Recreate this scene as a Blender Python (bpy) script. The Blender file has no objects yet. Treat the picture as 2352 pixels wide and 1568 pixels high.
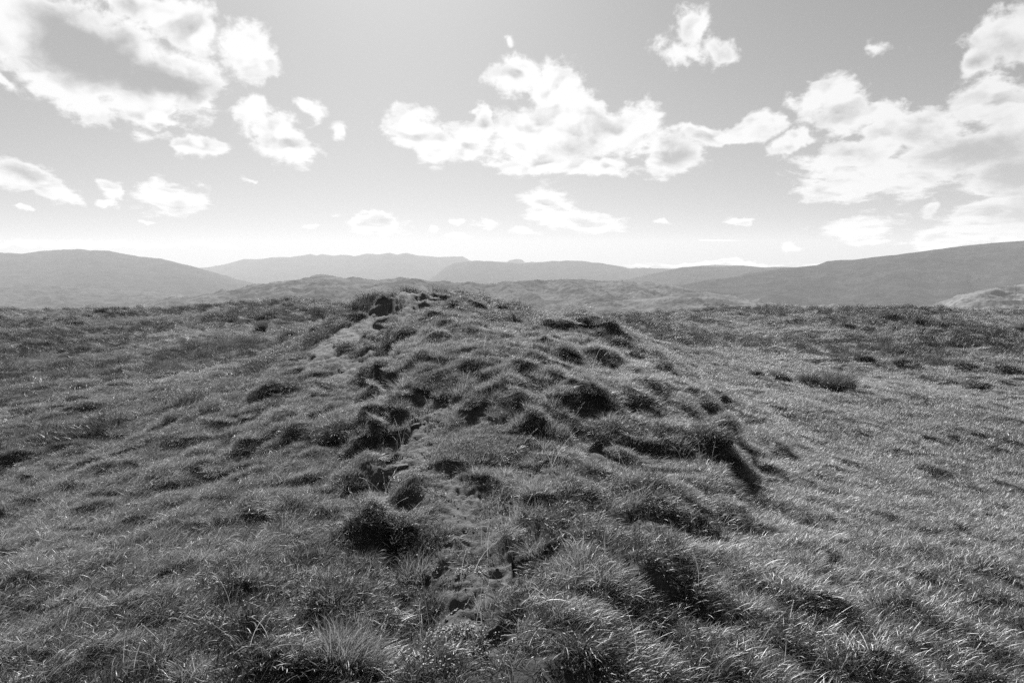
import bpy, math
import numpy as np
from mathutils import Vector

SC = bpy.context.scene
COL = SC.collection
R = math.radians
rng = np.random.default_rng(7)

# ------------------------------------------------------------------ camera
F = 1568.0                       # focal length in pixels of a 2352 px wide picture (24 mm on full frame)
PITCH = math.atan((784 - 621) / F)
EYE = 2.6
cam_d = bpy.data.cameras.new("camera")
cam_d.sensor_width = 36.0
cam_d.lens = 24.0
cam_d.clip_start = 0.05
cam_d.clip_end = 90000
cam = bpy.data.objects.new("camera", cam_d)
cam.location = (0, 0, EYE)
cam.rotation_euler = (math.pi / 2 - PITCH, 0, 0)
COL.objects.link(cam)
SC.camera = cam

# ------------------------------------------------------------------ sun, sky, exposure
SUN_AZ, SUN_EL = R(-10), R(35)   # ahead of the camera, a little to the left
sun_d = bpy.data.lights.new("sun", 'SUN')
sun_d.energy = 5.0
sun_d.angle = R(0.53)
sun_d.color = (1.0, 1.0, 1.0)
sun = bpy.data.objects.new("sun", sun_d)
sdir = Vector((math.sin(SUN_AZ) * math.cos(SUN_EL), math.cos(SUN_AZ) * math.cos(SUN_EL), math.sin(SUN_EL)))
sun.rotation_euler = sdir.to_track_quat('Z', 'Y').to_euler()
sun.location = sdir * 50
COL.objects.link(sun)

SC.view_settings.view_transform = 'Standard'
SC.view_settings.look = 'None'
SC.view_settings.exposure = 1.0
SC.view_settings.gamma = 1.0
SC.view_settings.use_curve_mapping = False
cy_ = SC.cycles
SC.render.engine = 'CYCLES'
cy_.max_bounces = 5
cy_.diffuse_bounces = 3
cy_.glossy_bounces = 2
cy_.transmission_bounces = 4
cy_.transparent_max_bounces = 6
cy_.volume_bounces = 1
cy_.use_denoising = False
cy_.denoising_input_passes = 'RGB_ALBEDO_NORMAL'
cy_.denoising_prefilter = 'ACCURATE'
cy_.use_adaptive_sampling = False
cy_.sample_clamp_indirect = 4.0
cy_.caustics_reflective = False
cy_.caustics_refractive = False


def ray(u, v):
    """Direction of a point of the 2352x1568 reference, in world space, scaled to y = 1."""
    cx = (np.asarray(u, float) - 1176) / F
    cy = -(np.asarray(v, float) - 784) / F
    y = math.cos(PITCH) + cy * math.sin(PITCH)
    z = -math.sin(PITCH) + cy * math.cos(PITCH)
    return cx / y, z / y


def azel(u, v):
    x, z = ray(u, v)
    return float(np.arctan2(x, 1.0)), float(np.arctan(z / np.sqrt(x * x + 1)))


class Nodes:
    """Small helper to write node trees."""
    def __init__(self, tree):
        self.t = tree
        tree.nodes.clear()

    def new(self, typ, **kw):
        n = self.t.nodes.new(typ)
        for k, v in kw.items():
            setattr(n, k, v)
        return n

    def link(self, a, b):
        self.t.links.new(a, b)

    def put(self, sock, val):
        if isinstance(val, bpy.types.NodeSocket):
            self.link(val, sock)
        else:
            sock.default_value = val

    def math(self, op, a, b=None, c=None, clamp=False):
        n = self.new('ShaderNodeMath', operation=op, use_clamp=clamp)
        for s, v in zip(n.inputs, (a, b, c)):
            if v is not None:
                self.put(s, v)
        return n.outputs[0]

    def ramp(self, val, a, b, lo=0.0, hi=1.0, smooth=True):
        n = self.new('ShaderNodeMapRange')
        n.interpolation_type = 'SMOOTHSTEP' if smooth else 'LINEAR'
        n.clamp = True
        self.put(n.inputs['Value'], val)
        for k, v in (('From Min', a), ('From Max', b), ('To Min', lo), ('To Max', hi)):
            self.put(n.inputs[k], v)
        return n.outputs['Result']

    def noise(self, vec, scale, detail=4, rough=0.55, dist=0.0, dims='3D', color=False):
        n = self.new('ShaderNodeTexNoise', noise_dimensions=dims)
        self.put(n.inputs['Vector'], vec)
        n.inputs['Scale'].default_value = scale
        n.inputs['Detail'].default_value = detail
        n.inputs['Roughness'].default_value = rough
        n.inputs['Distortion'].default_value = dist
        return n.outputs['Color' if color else 'Fac']

    def mix(self, f, a, b):
        """Linear blend of two numbers."""
        n = self.new('ShaderNodeMix', data_type='FLOAT')
        self.put(n.inputs[0], f)
        self.put(n.inputs[2], a)
        self.put(n.inputs[3], b)
        return n.outputs[0]


# clouds, each written as overlapping lobes (centre, radii, tilt) in the sky's own azimuth and elevation
LOBES = [
    # big cloud, upper left
    (250, 150, 270, 130, 15), (60, 70, 190, 110, 10), (420, 200, 90, 85, 0), (430, 60, 100, 75, 0), (570, 120, 78, 75, 25),
    (120, 185, 130, 70, 25, .1), (330, 245, 160, 44, 0, .15), (210, 235, 100, 55, 10, .15), (310, 10, 120, 50, 0, .2),
    # ragged cloud to its lower right
    (635, 305, 72, 62, 50), (670, 335, 62, 46, 20), (590, 250, 60, 42, 10, .12), (700, 245, 70, 34, 20, .36), (775, 305, 42, 30, 50, .36),
    (458, 342, 80, 33, 0),
    (40, 400, 70, 42, 10), (105, 425, 85, 32, 30), (160, 455, 45, 18, 30),
    (385, 452, 92, 40, 10), (262, 440, 32, 42, -30, .25), (245, 466, 46, 14, 0, .25),
    # centre cloud
    (945, 295, 72, 58, 30), (1000, 332, 80, 48, 15), (1070, 330, 70, 50, 0), (1200, 170, 88, 50, -10), (1280, 215, 85, 65, 40),
    (1340, 262, 75, 58, 35), (1250, 320, 150, 78, 0), (1400, 310, 130, 62, 0), (1470, 282, 62, 55, 0), (1540, 358, 85, 50, -5),
    (1260, 378, 140, 24, 0), (1360, 385, 110, 22, 0), (1110, 285, 28, 48, 0),
    (1262, 480, 75, 46, 20), (1325, 506, 125, 30, 8), (860, 512, 76, 27, 8),
    # upper right wisps
    (1590, 65, 80, 64, -50, .38), (1575, 125, 110, 52, 15, .42), (1655, 118, 90, 44, 25, .45),
    (1640, 312, 90, 26, 10), (1765, 290, 48, 38, 0), (1700, 312, 80, 22, 0), (1815, 325, 48, 32, -30),
    # right bank
    (1885, 232, 88, 55, -10), (1940, 258, 70, 72, 0), (2030, 312, 82, 85, 0), (2130, 305, 110, 58, 10), (2275, 235, 95, 70, -15),
    (2345, 270, 90, 90, 0), (2200, 355, 220, 65, 0), (1960, 378, 140, 55, 0), (1925, 438, 100, 30, 0), (2050, 405, 160, 48, 0),
    (2320, 410, 130, 75, 0), (2290, 488, 110, 55, 0), (2350, 520, 80, 60, 0), (2150, 545, 80, 34, -10), (2250, 520, 95, 36, 0),
    (2320, 80, 100, 78, -30), (2245, 140, 52, 40, 0),
    (1972, 524, 98, 34, 0), (1992, 553, 44, 13, 0),
    # small puffs; the last number makes them thinner
    (1697, 512, 50, 12, 0, .15), (1118, 516, 46, 24, -10, .35), (1050, 512, 30, 14, 0, .3), (1195, 530, 32, 13, 0, .3), (715, 520, 42, 12, 0, .3),
    (1815, 569, 50, 13, 0, .35), (1168, 96, 26, 34, -25, .5), (2010, 105, 90, 36, 12, .62), (1055, 545, 34, 12, 0, .35),
    (40, 474, 26, 7, 10, .4), (345, 511, 34, 6, 0, .45), (580, 415, 50, 12, 0, .55), (885, 550, 30, 10, 0, .4),
    (1520, 513, 24, 9, 0, .35), (995, 525, 20, 16, 0, .45), (20, 190, 90, 26, 25, .3), (345, 268, 130, 24, 5, .25),
    (200, 562, 420, 11, 0, .25), (1650, 606, 260, 9, 0, .2), (2140, 475, 40, 26, -40, .4), (1225, 448, 36, 12, 15, .35),
]
BELLIES = [  # thick parts that let less light through: centre, radii, tilt, strength
    (210, 125, 185, 85, 16, 1.25), (365, 180, 130, 46, 8, 1.2), (140, 85, 90, 50, 0, .9), (50, 398, 60, 26, 20, .7), (868, 512, 66, 15, 8, .55),
    (1310, 342, 85, 28, 0, .62), (1375, 300, 36, 70, 10, .5), (1555, 358, 60, 38, -10, .55), (1345, 512, 60, 12, 8, .45),
    (2240, 352, 190, 50, 0, .85), (2335, 400, 110, 65, 0, .9), (1905, 275, 60, 48, 0, .4), (2105, 318, 80, 50, 0, .45),
    (2330, 490, 80, 60, 0, .7), (1768, 302, 38, 26, 0, .4), (405, 478, 42, 16, 0, .5), (2320, 110, 80, 50, 0, .4), (2000, 355, 80, 40, 0, .35),
    (2290, 270, 80, 40, 0, .4),
]

world = bpy.data.worlds.new("World")
SC.world = world
world.use_nodes = True
world.cycles.sampling_method = 'NONE'
N = Nodes(world.node_tree)
geo = N.new('ShaderNodeTexCoord')
sky = N.new('ShaderNodeTexSky', sky_type='NISHITA', sun_disc=False)
sky.sun_elevation = SUN_EL
sky.sun_rotation = SUN_AZ
sky.altitude = 500
sky.air_density = 1.0
sky.dust_density = 2.0
sky.ozone_density = 1.0
sepc = N.new('ShaderNodeSeparateColor')
N.link(sky.outputs[0], sepc.inputs[0])
# black and white: a red-filter mix of the sky's colour
skyv = N.math('MULTIPLY_ADD', sepc.outputs[0], 0.45, N.math('MULTIPLY_ADD', sepc.outputs[1], 0.35, N.math('MULTIPLY', sepc.outputs[2], 0.20)))
sepd = N.new('ShaderNodeSeparateXYZ')
N.link(geo.outputs['Generated'], sepd.inputs[0])
az = N.math('ARCTAN2', sepd.outputs[0], sepd.outputs[1])
el = N.math('ARCSINE', sepd.outputs[2])
comb = N.new('ShaderNodeCombineXYZ')
N.link(az, comb.inputs[0])
N.link(el, comb.inputs[1])
P0 = comb.outputs[0]
# ragged edges: bend the coordinates with a small noise
wn = N.new('ShaderNodeVectorMath', operation='MULTIPLY_ADD')
N.link(N.noise(P0, 22, 3, 0.6, dims='2D', color=True), wn.inputs[0])
wn.inputs[1].default_value = (0.035, 0.022, 0)
wn.inputs[2].default_value = (-0.0175, -0.011, 0)
wa = N.new('ShaderNodeVectorMath', operation='ADD')
N.link(P0, wa.inputs[0])
N.link(wn.outputs[0], wa.inputs[1])
P1 = wa.outputs[0]


def lobe(vec, u, v, ru, rv, rot):
    a0, e0 = azel(u, v)
    a1, _ = azel(u + 1, v)
    _, e1 = azel(u, v - 1)
    m = N.new('ShaderNodeMapping', vector_type='TEXTURE')
    N.link(vec, m.inputs['Vector'])
    m.inputs['Location'].default_value = (a0, e0, 0)
    m.inputs['Rotation'].default_value = (0, 0, -R(rot))
    m.inputs['Scale'].default_value = ((a1 - a0) * ru, (e1 - e0) * rv, 1)
    ln = N.new('ShaderNodeVectorMath', operation='LENGTH')
    N.link(m.outputs[0], ln.inputs[0])
    return ln.outputs['Value']


def after(vec, val):
    """The same vector, but evaluated only once val is known (keeps the shader's working stack small)."""
    n = N.new('ShaderNodeVectorMath', operation='MULTIPLY_ADD')
    N.link(val, n.inputs[0])
    n.inputs[1].default_value = (1e-9, 1e-9, 1e-9)
    N.link(vec, n.inputs[2])
    return n.outputs[0]


flat = N.new('ShaderNodeCombineXYZ')     # clouds look flatter and smaller towards the horizon
N.link(az, flat.inputs[0])
N.link(N.math('MULTIPLY', N.math('LOGARITHM', N.math('MAXIMUM', N.math('ADD', el, 0.05), 0.02), math.e), 0.42), flat.inputs[1])
n1 = N.noise(flat.outputs[0], 15, 10, 0.6, 0.25, dims='2D')
n2 = N.noise(flat.outputs[0], 60, 6, 0.65, 0.3, dims='2D')
pv_ = N.new('ShaderNodeTexVoronoi', voronoi_dimensions='2D', feature='F1')
pvw = N.new('ShaderNodeVectorMath', operation='MULTIPLY_ADD')     # round billows, bent by the noise
N.link(N.noise(flat.outputs[0], 40, 3, 0.6, dims='2D', color=True), pvw.inputs[0])
pvw.inputs[1].default_value = (0.05, 0.05, 0)
N.link(flat.outputs[0], pvw.inputs[2])
N.link(pvw.outputs[0], pv_.inputs['Vector'])
pv_.inputs['Scale'].default_value = 34
puff = pv_.outputs['Distance']
up = N.new('ShaderNodeVectorMath', operation='ADD')
N.link(flat.outputs[0], up.inputs[0])
up.inputs[1].default_value = (-0.006, 0.022, 0)
relief = N.math('SUBTRACT', N.noise(up.outputs[0], 16, 2.5, 0.55, 0.2, dims='2D'), N.noise(flat.outputs[0], 16, 2.5, 0.55, 0.2, dims='2D'))
nn = N.math('ADD', N.math('MULTIPLY_ADD', n1, 2.6, -1.3), N.math('MULTIPLY_ADD', puff, -0.5, N.math('MULTIPLY_ADD', n2, 1.1, -0.30)))
# clouds are brightest towards the sun
dots = N.new('ShaderNodeVectorMath', operation='DOT_PRODUCT')
N.link(geo.outputs['Generated'], dots.inputs[0])
dots.inputs[1].default_value = sdir
near = N.ramp(dots.outputs['Value'], 0.58, 0.96)
cbright = N.mix(near, 0.40, 0.48)
cgrey = N.mix(near, 0.195, 0.19)
SKY_K = 0.055
skylin = N.math('MULTIPLY', N.math('POWER', N.math('MAXIMUM', N.math('MULTIPLY', skyv, SKY_K), 0.0), 0.62), 0.342)


def clouds(lobes, bellies, contrail=False):
    """The sky with one group of clouds in it."""
    acc = bel = None
    for L in lobes:
        d = lobe(after(P1, nn if acc is None else acc), *L[:5])
        if len(L) > 5:
            d = N.math('ADD', d, L[5])
        acc = d if acc is None else N.math('SMOOTH_MIN', acc, d, 0.18)
    for L in bellies:
        d = N.math('MULTIPLY', N.math('SUBTRACT', 1.25, lobe(after(P1, acc if bel is None else bel), *L[:5])), L[5])
        bel = d if bel is None else N.math('MAXIMUM', bel, d)
    dens = N.math('ADD', N.math('MAXIMUM', N.math('MULTIPLY_ADD', acc, -1.45, 1.45), -1.3), nn)
    dens = N.math('MULTIPLY_ADD', N.math('MAXIMUM', N.math('SUBTRACT', 1.0, acc), 0.0), 0.8, dens)
    cover = N.ramp(dens, -0.15, 0.75)
    thick = N.ramp(N.math('ADD', bel, N.math('MULTIPLY_ADD', n1, 1.3, -0.65)), 0.05, 1.0)
    fine = N.math('MULTIPLY_ADD', N.math('MULTIPLY', N.ramp(relief, -0.02, 0.18), N.ramp(dens, 0.2, 2.4, smooth=False)), -0.5, 1.0)
    cval = N.mix(thick, N.math('MULTIPLY', cbright, fine), cgrey)
    out = N.mix(cover, skylin, cval)
    if contrail:
        out = N.mix(N.ramp(lobe(P0, 1640, 552, 84, 1.9, 1.2), 1.0, 0.4, 0.0, 0.8), out, 0.5)
    b = N.new('ShaderNodeBackground')
    N.link(out, b.inputs[0])
    return b.outputs[0]


def blend(f, a, b):
    m = N.new('ShaderNodeMixShader')
    N.put(m.inputs[0], f)
    N.link(a, m.inputs[1])
    N.link(b, m.inputs[2])
    return m.outputs[0]


def part_of(items, lo, hi):
    return [L for L in items if L[0] + L[2] * 1.2 > lo and L[0] - L[2] * 1.2 < hi]


plain = N.new('ShaderNodeBackground')
N.link(skylin, plain.inputs[0])
C1, C2 = 790, 1612
g1 = clouds(part_of(LOBES, -999, C1), part_of(BELLIES, -999, C1))
g2 = clouds(part_of(LOBES, C1, C2), part_of(BELLIES, C1, C2))
g3 = clouds(part_of(LOBES, C2, 9999), part_of(BELLIES, C2, 9999), True)
ahead = N.math('MULTIPLY', N.math('LESS_THAN', N.math('ABSOLUTE', az), 0.95),
               N.math('LESS_THAN', N.math('ABSOLUTE', N.math('SUBTRACT', el, 0.25)), 0.35))
grp = blend(N.math('GREATER_THAN', az, azel(C1, 400)[0]), g1, blend(N.math('GREATER_THAN', az, azel(C2, 350)[0]), g2, g3))
bgout = blend(ahead, plain.outputs[0], grp)
wo = N.new('ShaderNodeOutputWorld')
N.link(bgout, wo.inputs[0])

# ------------------------------------------------------------------ numbers: noise, terrain height
def _hash(ix, iy, seed):
    h = (ix.astype(np.uint32) * np.uint32(374761393)) ^ (iy.astype(np.uint32) * np.uint32(668265263)) ^ np.uint32((seed * 2246822519) & 0xffffffff)
    h = (h ^ (h >> np.uint32(13))) * np.uint32(1274126177)
    return (h ^ (h >> np.uint32(16))).astype(np.float32) / np.float32(4294967295.0)


def vnoise(x, y, seed=0):
    """Gradient noise, about -1..1."""
    x = np.asarray(x, np.float64)
    y = np.asarray(y, np.float64)
    x0 = np.floor(x)
    y0 = np.floor(y)
    fx = (x - x0).astype(np.float32)
    fy = (y - y0).astype(np.float32)
    ix = x0.astype(np.int64) & 0xffffff
    iy = y0.astype(np.int64) & 0xffffff
    sx = fx * fx * fx * (fx * (fx * 6 - 15) + 10)
    sy = fy * fy * fy * (fy * (fy * 6 - 15) + 10)

    def g(ox, oy):
        a = _hash(ix + ox, iy + oy, seed) * np.float32(6.2831853)
        return np.cos(a) * (fx - ox) + np.sin(a) * (fy - oy)
    a = g(0, 0)
    a = a + sx * (g(1, 0) - a)
    b = g(0, 1)
    b = b + sx * (g(1, 1) - b)
    return (a + sy * (b - a)) * 1.5


def fbm(x, y, seed, octaves=4, gain=0.5, ridged=False):
    s = 0
    amp = 1.0
    for o in range(octaves):
        n = vnoise(x * 2 ** o + 17.3 * o, y * 2 ** o - 9.1 * o, seed + o)
        s = s + amp * ((1 - 2 * np.abs(n)) if ridged else n)
        amp *= gain
    return s


def sstep(a, b, x):
    t = np.clip((x - a) / (b - a), 0, 1)
    return t * t * (3 - 2 * t)


# Heights read off the photograph: picture point and the distance ahead it is judged to lie at
CTRL = [
    (0, 1568, 2.9), (600, 1568, 2.5), (1050, 1568, 2.4), (1500, 1568, 2.45), (2352, 1568, 3.1),
    (0, 1300, 5.0), (500, 1300, 4.1), (1050, 1300, 3.5), (1650, 1300, 3.9), (2352, 1300, 5.1),
    (0, 1100, 8.0), (500, 1100, 6.7), (1000, 1100, 5.0), (1500, 1100, 5.3), (1900, 1100, 7.4), (2352, 1100, 8.3),
    (0, 950, 12.5), (560, 950, 8.7), (1000, 950, 7.1), (1400, 950, 7.3), (1700, 950, 9.4), (2352, 950, 12.7),
    (880, 850, 9.3), (600, 850, 13.6), (0, 850, 17.7), (1200, 850, 8.0), (1400, 850, 8.8), (1000, 850, 8.3), (1560, 850, 14.0), (2000, 850, 17.7), (2352, 850, 18.0),
    (740, 800, 11.6), (880, 800, 10.7), (800, 780, 11.7), (500, 800, 18.8), (0, 800, 21.9), (1000, 800, 9.5), (1200, 800, 9.3), (1400, 800, 10.4), (1470, 800, 14.5), (1700, 800, 21.0), (2352, 800, 22.0),
    (800, 752, 12.9), (600, 750, 24.0), (300, 750, 28.0), (0, 750, 28.0), (890, 752, 12.0), (1000, 740, 11.4), (1200, 752, 11.3), (1400, 752, 12.6), (1460, 752, 20.0), (1700, 750, 27.4), (2352, 750, 27.4),
    (0, 724, 38.6), (300, 724, 38.6), (560, 710, 35.0), (760, 712, 30.0), (1700, 719, 36.0), (2000, 719, 38.0), (2200, 725, 40.0), (2352, 726, 40.0),
    (1300, 739, 38.0), (1450, 734, 38.0),
    (810, 722, 14.2), (900, 715, 13.2), (935, 705, 13.4), (980, 712, 12.9), (845, 696, 14.4), (890, 682, 14.5), (975, 673, 14.5), (1035, 688, 14.3), (1062, 706, 14.1), (1130, 711, 13.7), (1190, 722, 13.4), (1240, 739, 13.2),
]


def pol(x, y):
    x = np.asarray(x, float)
    y = np.asarray(y, float)
    r = np.maximum(np.sqrt(x * x + y * y), 1.0)
    a = np.clip(np.arctan2(x, y), -R(52), R(52))
    return a * 3.2, np.log(r) * 2.0


def build_rbf(lowered=False):
    xs, ys, zs = [], [], []
    for u, v, d in CTRL:
        rx, rz = ray(u, v)
        xs.append(rx * d)
        ys.append(d)
        zs.append(EYE + rz * d)
    # behind what is seen: the ground falls away past the brow, and lies low behind the crest
    for u in (-300, 0, 300, 560, 760, 1000, 1300, 1700, 2000, 2352, 2650):
        rx, _ = ray(u, 700)
        for d, z in ((58, -2.6), (85, -9.0), (120, -20.0)):
            xs.append(rx * d); ys.append(d); zs.append(z)
    for u in (850, 960, 1060, 1180, 1280):
        rx, _ = ray(u, 700)
        for d, z in ((17.0, 1.2), (20.5, 0.6), (29.0, 0.15)):
            xs.append(rx * d); ys.append(d); zs.append(z)
    for x, y, z in ((0, 1.0, 1.02), (-1.2, 1.0, 0.92), (1.2, 1.0, 0.92)):
        xs.append(x); ys.append(y); zs.append(z)
    xs, ys, zs = np.array(xs), np.array(ys), np.array(zs)
    if lowered:
        zs = zs - bank(xs, ys)
    p, q = pol(xs, ys)
    d = np.sqrt((p[:, None] - p) ** 2 + (q[:, None] - q) ** 2)
    K = -np.sqrt(d * d + 0.04)
    n = len(zs)
    A = np.zeros((n + 1, n + 1))
    A[:n, :n] = K + 0.012 * np.eye(n)
    A[:n, n] = 1
    A[n, :n] = 1
    w = np.linalg.solve(A, np.append(zs, 0))
    return p, q, w


_P, _Q, _W = build_rbf()


def base_height(x, y):
    p, q = pol(x, y)
    sh = p.shape
    p = p.ravel()
    q = q.ravel()
    out = np.full(p.shape, _W[-1])
    for i in range(len(_P)):
        out -= _W[i] * np.sqrt((p - _P[i]) ** 2 + (q - _Q[i]) ** 2 + 0.04)
    return out.reshape(sh)


def on_base(u, v):
    """Where a line of sight meets the smooth ground."""
    rx, rz = ray(u, v)
    d = np.exp(np.linspace(math.log(1.6), math.log(70), 700))
    h = base_height(rx * d, d)
    if 'BANK_H' in globals() and '_bp' in globals():
        h = h + bank(rx * d, d)
    k = np.argmax(EYE + rz * d < h)
    return float(rx * d[k]), float(d[k])


# the ridge itself: a bank with steep, ragged sides standing on the wider swell; its outline as picture points
BANK_PX = [(950, 1568), (960, 1380), (965, 1260), (930, 1150), (880, 1040), (900, 960), (900, 900), (872, 830), (838, 770), (815, 710), (880, 690), (965, 681), (1060, 712), (1250, 748), (1450, 785), (1540, 860), (1590, 925),
           (1665, 1005), (1690, 1080), (1650, 1180), (1600, 1300), (1560, 1420), (1500, 1568)]
BANK_H = 0.35
_bp = [on_base(u, v) for u, v in BANK_PX]
_bp = np.array([(_bp[0][0], 0.2)] + _bp + [(_bp[-1][0], 0.2)])


def bank(x, y):
    shp = np.shape(x)
    x = np.ravel(x).astype(float)
    y = np.ravel(y).astype(float)
    out = np.zeros(x.shape)
    sel = (y > 0) & (y < 18) & (np.abs(x) < 7)
    px, py = x[sel], y[sel]
    wob = 0.28 * fbm(px * 1.3, py * 1.3, 401, 3)
    dmin = np.full(px.shape, 1e9)
    inside = np.zeros(px.shape, bool)
    n = len(_bp)
    for i in range(n):
        ax, ay = _bp[i]
        bx, by = _bp[(i + 1) % n]
        ex, ey = bx - ax, by - ay
        t = np.clip(((px - ax) * ex + (py - ay) * ey) / (ex * ex + ey * ey + 1e-12), 0, 1)
        dmin = np.minimum(dmin, np.hypot(px - ax - t * ex, py - ay - t * ey))
        if ay != by:
            inside ^= ((ay > py) != (by > py)) & (px < ex * (py - ay) / ey + ax)
    sd = np.where(inside, dmin, -dmin) + wob * np.clip(py / 5, .35, 1)
    out[sel] = BANK_H * sstep(-.16, .22, sd) * (0.8 + 0.3 * vnoise(px * .7, py * .7, 402))
    return out.reshape(shp)


_P, _Q, _W = build_rbf(True)


# bare earth and broken slate: picture points and half sizes, turned into patches on the ground
EARTH_PX = [
    (985, 945, 56, 42), (955, 1000, 58, 42), (925, 1060, 62, 40), (1000, 1090, 60, 34), (1075, 1130, 65, 40), (1080, 1190, 85, 45), (1055, 1250, 85, 45),
    (1090, 1300, 90, 40), (1060, 1355, 85, 40), (1020, 1420, 60, 40), (1000, 1480, 50, 30), (1130, 1480, 40, 25),
    (760, 790, 66, 17), (820, 845, 60, 17), (745, 830, 55, 13), (800, 765, 55, 18), (870, 735, 70, 20), (930, 700, 70, 16), (965, 680, 70, 10), (1030, 695, 30, 12),
    (1140, 715, 60, 12), (1210, 733, 40, 8), (1100, 960, 40, 20), (1240, 1060, 70, 25), (1420, 1060, 80, 24), (1480, 1190, 60, 20), (880, 900, 30, 16),
]
EARTH = []
for u, v, ru, rv in EARTH_PX:
    x0, y0 = on_base(u, v)
    _, ya = on_base(u, v - rv)
    _, yb = on_base(u, v + rv)
    EARTH.append((x0, y0, ru / F * y0 + .05, max((ya - yb) / 2, ru / F * y0 * 0.6) + .10))


def earth_near(x, y):
    """Soft closeness to the bare patches, without their ragged edge."""
    m = np.full(np.shape(x), -2.0)
    for x0, y0, rx, ry in EARTH:
        m = np.maximum(m, 1.45 - np.sqrt(((x - x0) / rx) ** 2 + ((y - y0) / ry) ** 2))
    return sstep(-1.1, 0.9, m)


def earth_mask(x, y):
    m = np.zeros(np.shape(x))
    for x0, y0, rx, ry in EARTH:
        m = np.maximum(m, 1.45 - np.sqrt(((x - x0) / rx) ** 2 + ((y - y0) / ry) ** 2))
    m = m + 0.55 * fbm(x * 3.1, y * 3.1, 61, 3)
    return sstep(0.15, 0.6, m)


# banks and hummocks with a steep face towards the viewer: picture point of the top, half width, height in metres, slant
HUM_PX = [
    (1420, 1005, 120, .20, -4), (1560, 1030, 70, .15, 6), (1460, 1120, 170, .15, 0), (1540, 1140, 60, .13, 0), (1360, 930, 80, .18, 0), (1230, 985, 45, .12, 0),
    (1280, 900, 110, .11, 0), (1380, 830, 60, .10, 0), (1320, 790, 60, .08, 0), (1180, 925, 45, .12, 0), (1050, 960, 38, .15, 10), (1060, 880, 50, .12, 20), (940, 790, 40, .07, -10),
    (900, 830, 40, .10, -30), (985, 745, 34, .08, -25), (920, 765, 50, .05, -15), (830, 800, 26, .09, -25), (850, 820, 20, .1, -25), (870, 850, 25, .09, -25),
    (620, 905, 62, .22, -30), (690, 870, 60, .13, -25), (800, 995, 110, .20, -6), (650, 980, 50, .13, -25), (690, 1010, 40, .14, -20), (860, 1000, 60, .1, 0),
    (590, 1190, 22, .10, -35), (510, 1215, 100, .10, -25), (420, 1220, 60, .09, -20), (760, 1180, 60, .08, -10), (890, 1215, 80, .05, 0), (760, 1270, 100, .09, -10),
    (1035, 1220, 40, .10, 0), (1080, 1290, 62, .10, -10), (1000, 1330, 50, .06, 0), (1300, 1220, 110, .12, 8), (1230, 1190, 50, .12, 0), (1420, 1260, 120, .1, 5), (1330, 1330, 80, .06, 0),
    (1180, 1400, 48, .10, 0), (1290, 1460, 120, .09, 0), (1060, 1390, 60, .06, 0), (790, 1480, 130, .14, -4), (1010, 1540, 60, .06, 0), (1660, 1000, 45, .20, 25), (1640, 1050, 45, .14, 25),
    (1760, 1240, 60, .12, 20), (1680, 1210, 60, .10, 15), (1650, 1320, 90, .1, 15), (1840, 1290, 110, .1, 15), (2010, 1280, 70, .08, 15), (1700, 1360, 80, .1, 10), (2080, 1190, 60, .07, 25),
    (1990, 1045, 30, .09, 20), (1860, 1015, 28, .09, 20), (2130, 1095, 40, .07, 20), (1570, 830, 40, .10, 30), (1420, 775, 45, .14, 25), (1640, 930, 40, .09, 25), (2000, 1190, 50, .06, 25),
    (130, 990, 60, .08, -30), (210, 950, 60, .09, -30), (270, 900, 45, .10, -25), (60, 1060, 60, .09, -30), (400, 1110, 70, .05, -20), (180, 1180, 80, .06, -20), (330, 1410, 120, .09, -12),
    (560, 1400, 120, .10, -8), (120, 1360, 110, .07, -15), (2230, 1330, 80, .08, 15), (2090, 1450, 120, .08, 10), (1560, 1480, 120, .08, 5), (1880, 1430, 130, .08, 8), (700, 1380, 80, .08, 0), (2250, 1520, 110, .08, 10),
]
HUM = []
for u, v, ru, hh, rot in HUM_PX:
    x0, y0 = on_base(u, v)
    HUM.append((x0, y0, ru / F * y0, hh * ((1.35 if hh < .16 else 1.15) if 850 < u < 1700 else 1.1), R(rot)))
_g = np.random.default_rng(12)
for _ in range(240):      # lesser ones all along the spine and its shoulders
    y0 = float(_g.uniform(2.3, 13.5))
    x0 = float(_g.normal(0.1, 0.75 + 0.06 * y0))
    HUM.append((x0, y0, float(_g.uniform(.12, .36)), float(_g.uniform(.04, .11)), float(_g.normal(0, .35))))


def hummocks(x, y):
    out = np.zeros(np.shape(x))
    for k, (x0, y0, rx, hh, rot) in enumerate(HUM):
        front = 0.85 * hh + 0.03
        back = max(0.9 * rx, 2.5 * hh)
        sel = (np.abs(x - x0) < rx * 1.5 + .2) & (y > y0 - front * 2 - rx * .8 - .1) & (y < y0 + back + rx * .8)
        if not sel.any():
            continue
        dx = x[sel] - x0
        dy = y[sel] - y0
        wob = 0.22 * rx * vnoise(dx / rx * 1.7 + k * 9.1, dy / rx * 0.4, 300)
        dx2 = dx * math.cos(rot) - dy * math.sin(rot)
        dy2 = dx * math.sin(rot) + dy * math.cos(rot) + wob
        sx = np.abs(dx2) / rx
        lat = np.clip(1 - sx ** 2, 0, 1) ** 1.6
        t = np.where(dy2 < 0, 1 - sstep(0, front * 2.0, -dy2), (1 - np.clip(dy2 / back, 0, 1)) ** 1.4)
        out[sel] = out[sel] + hh * lat * t * 0.8
    return out


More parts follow.
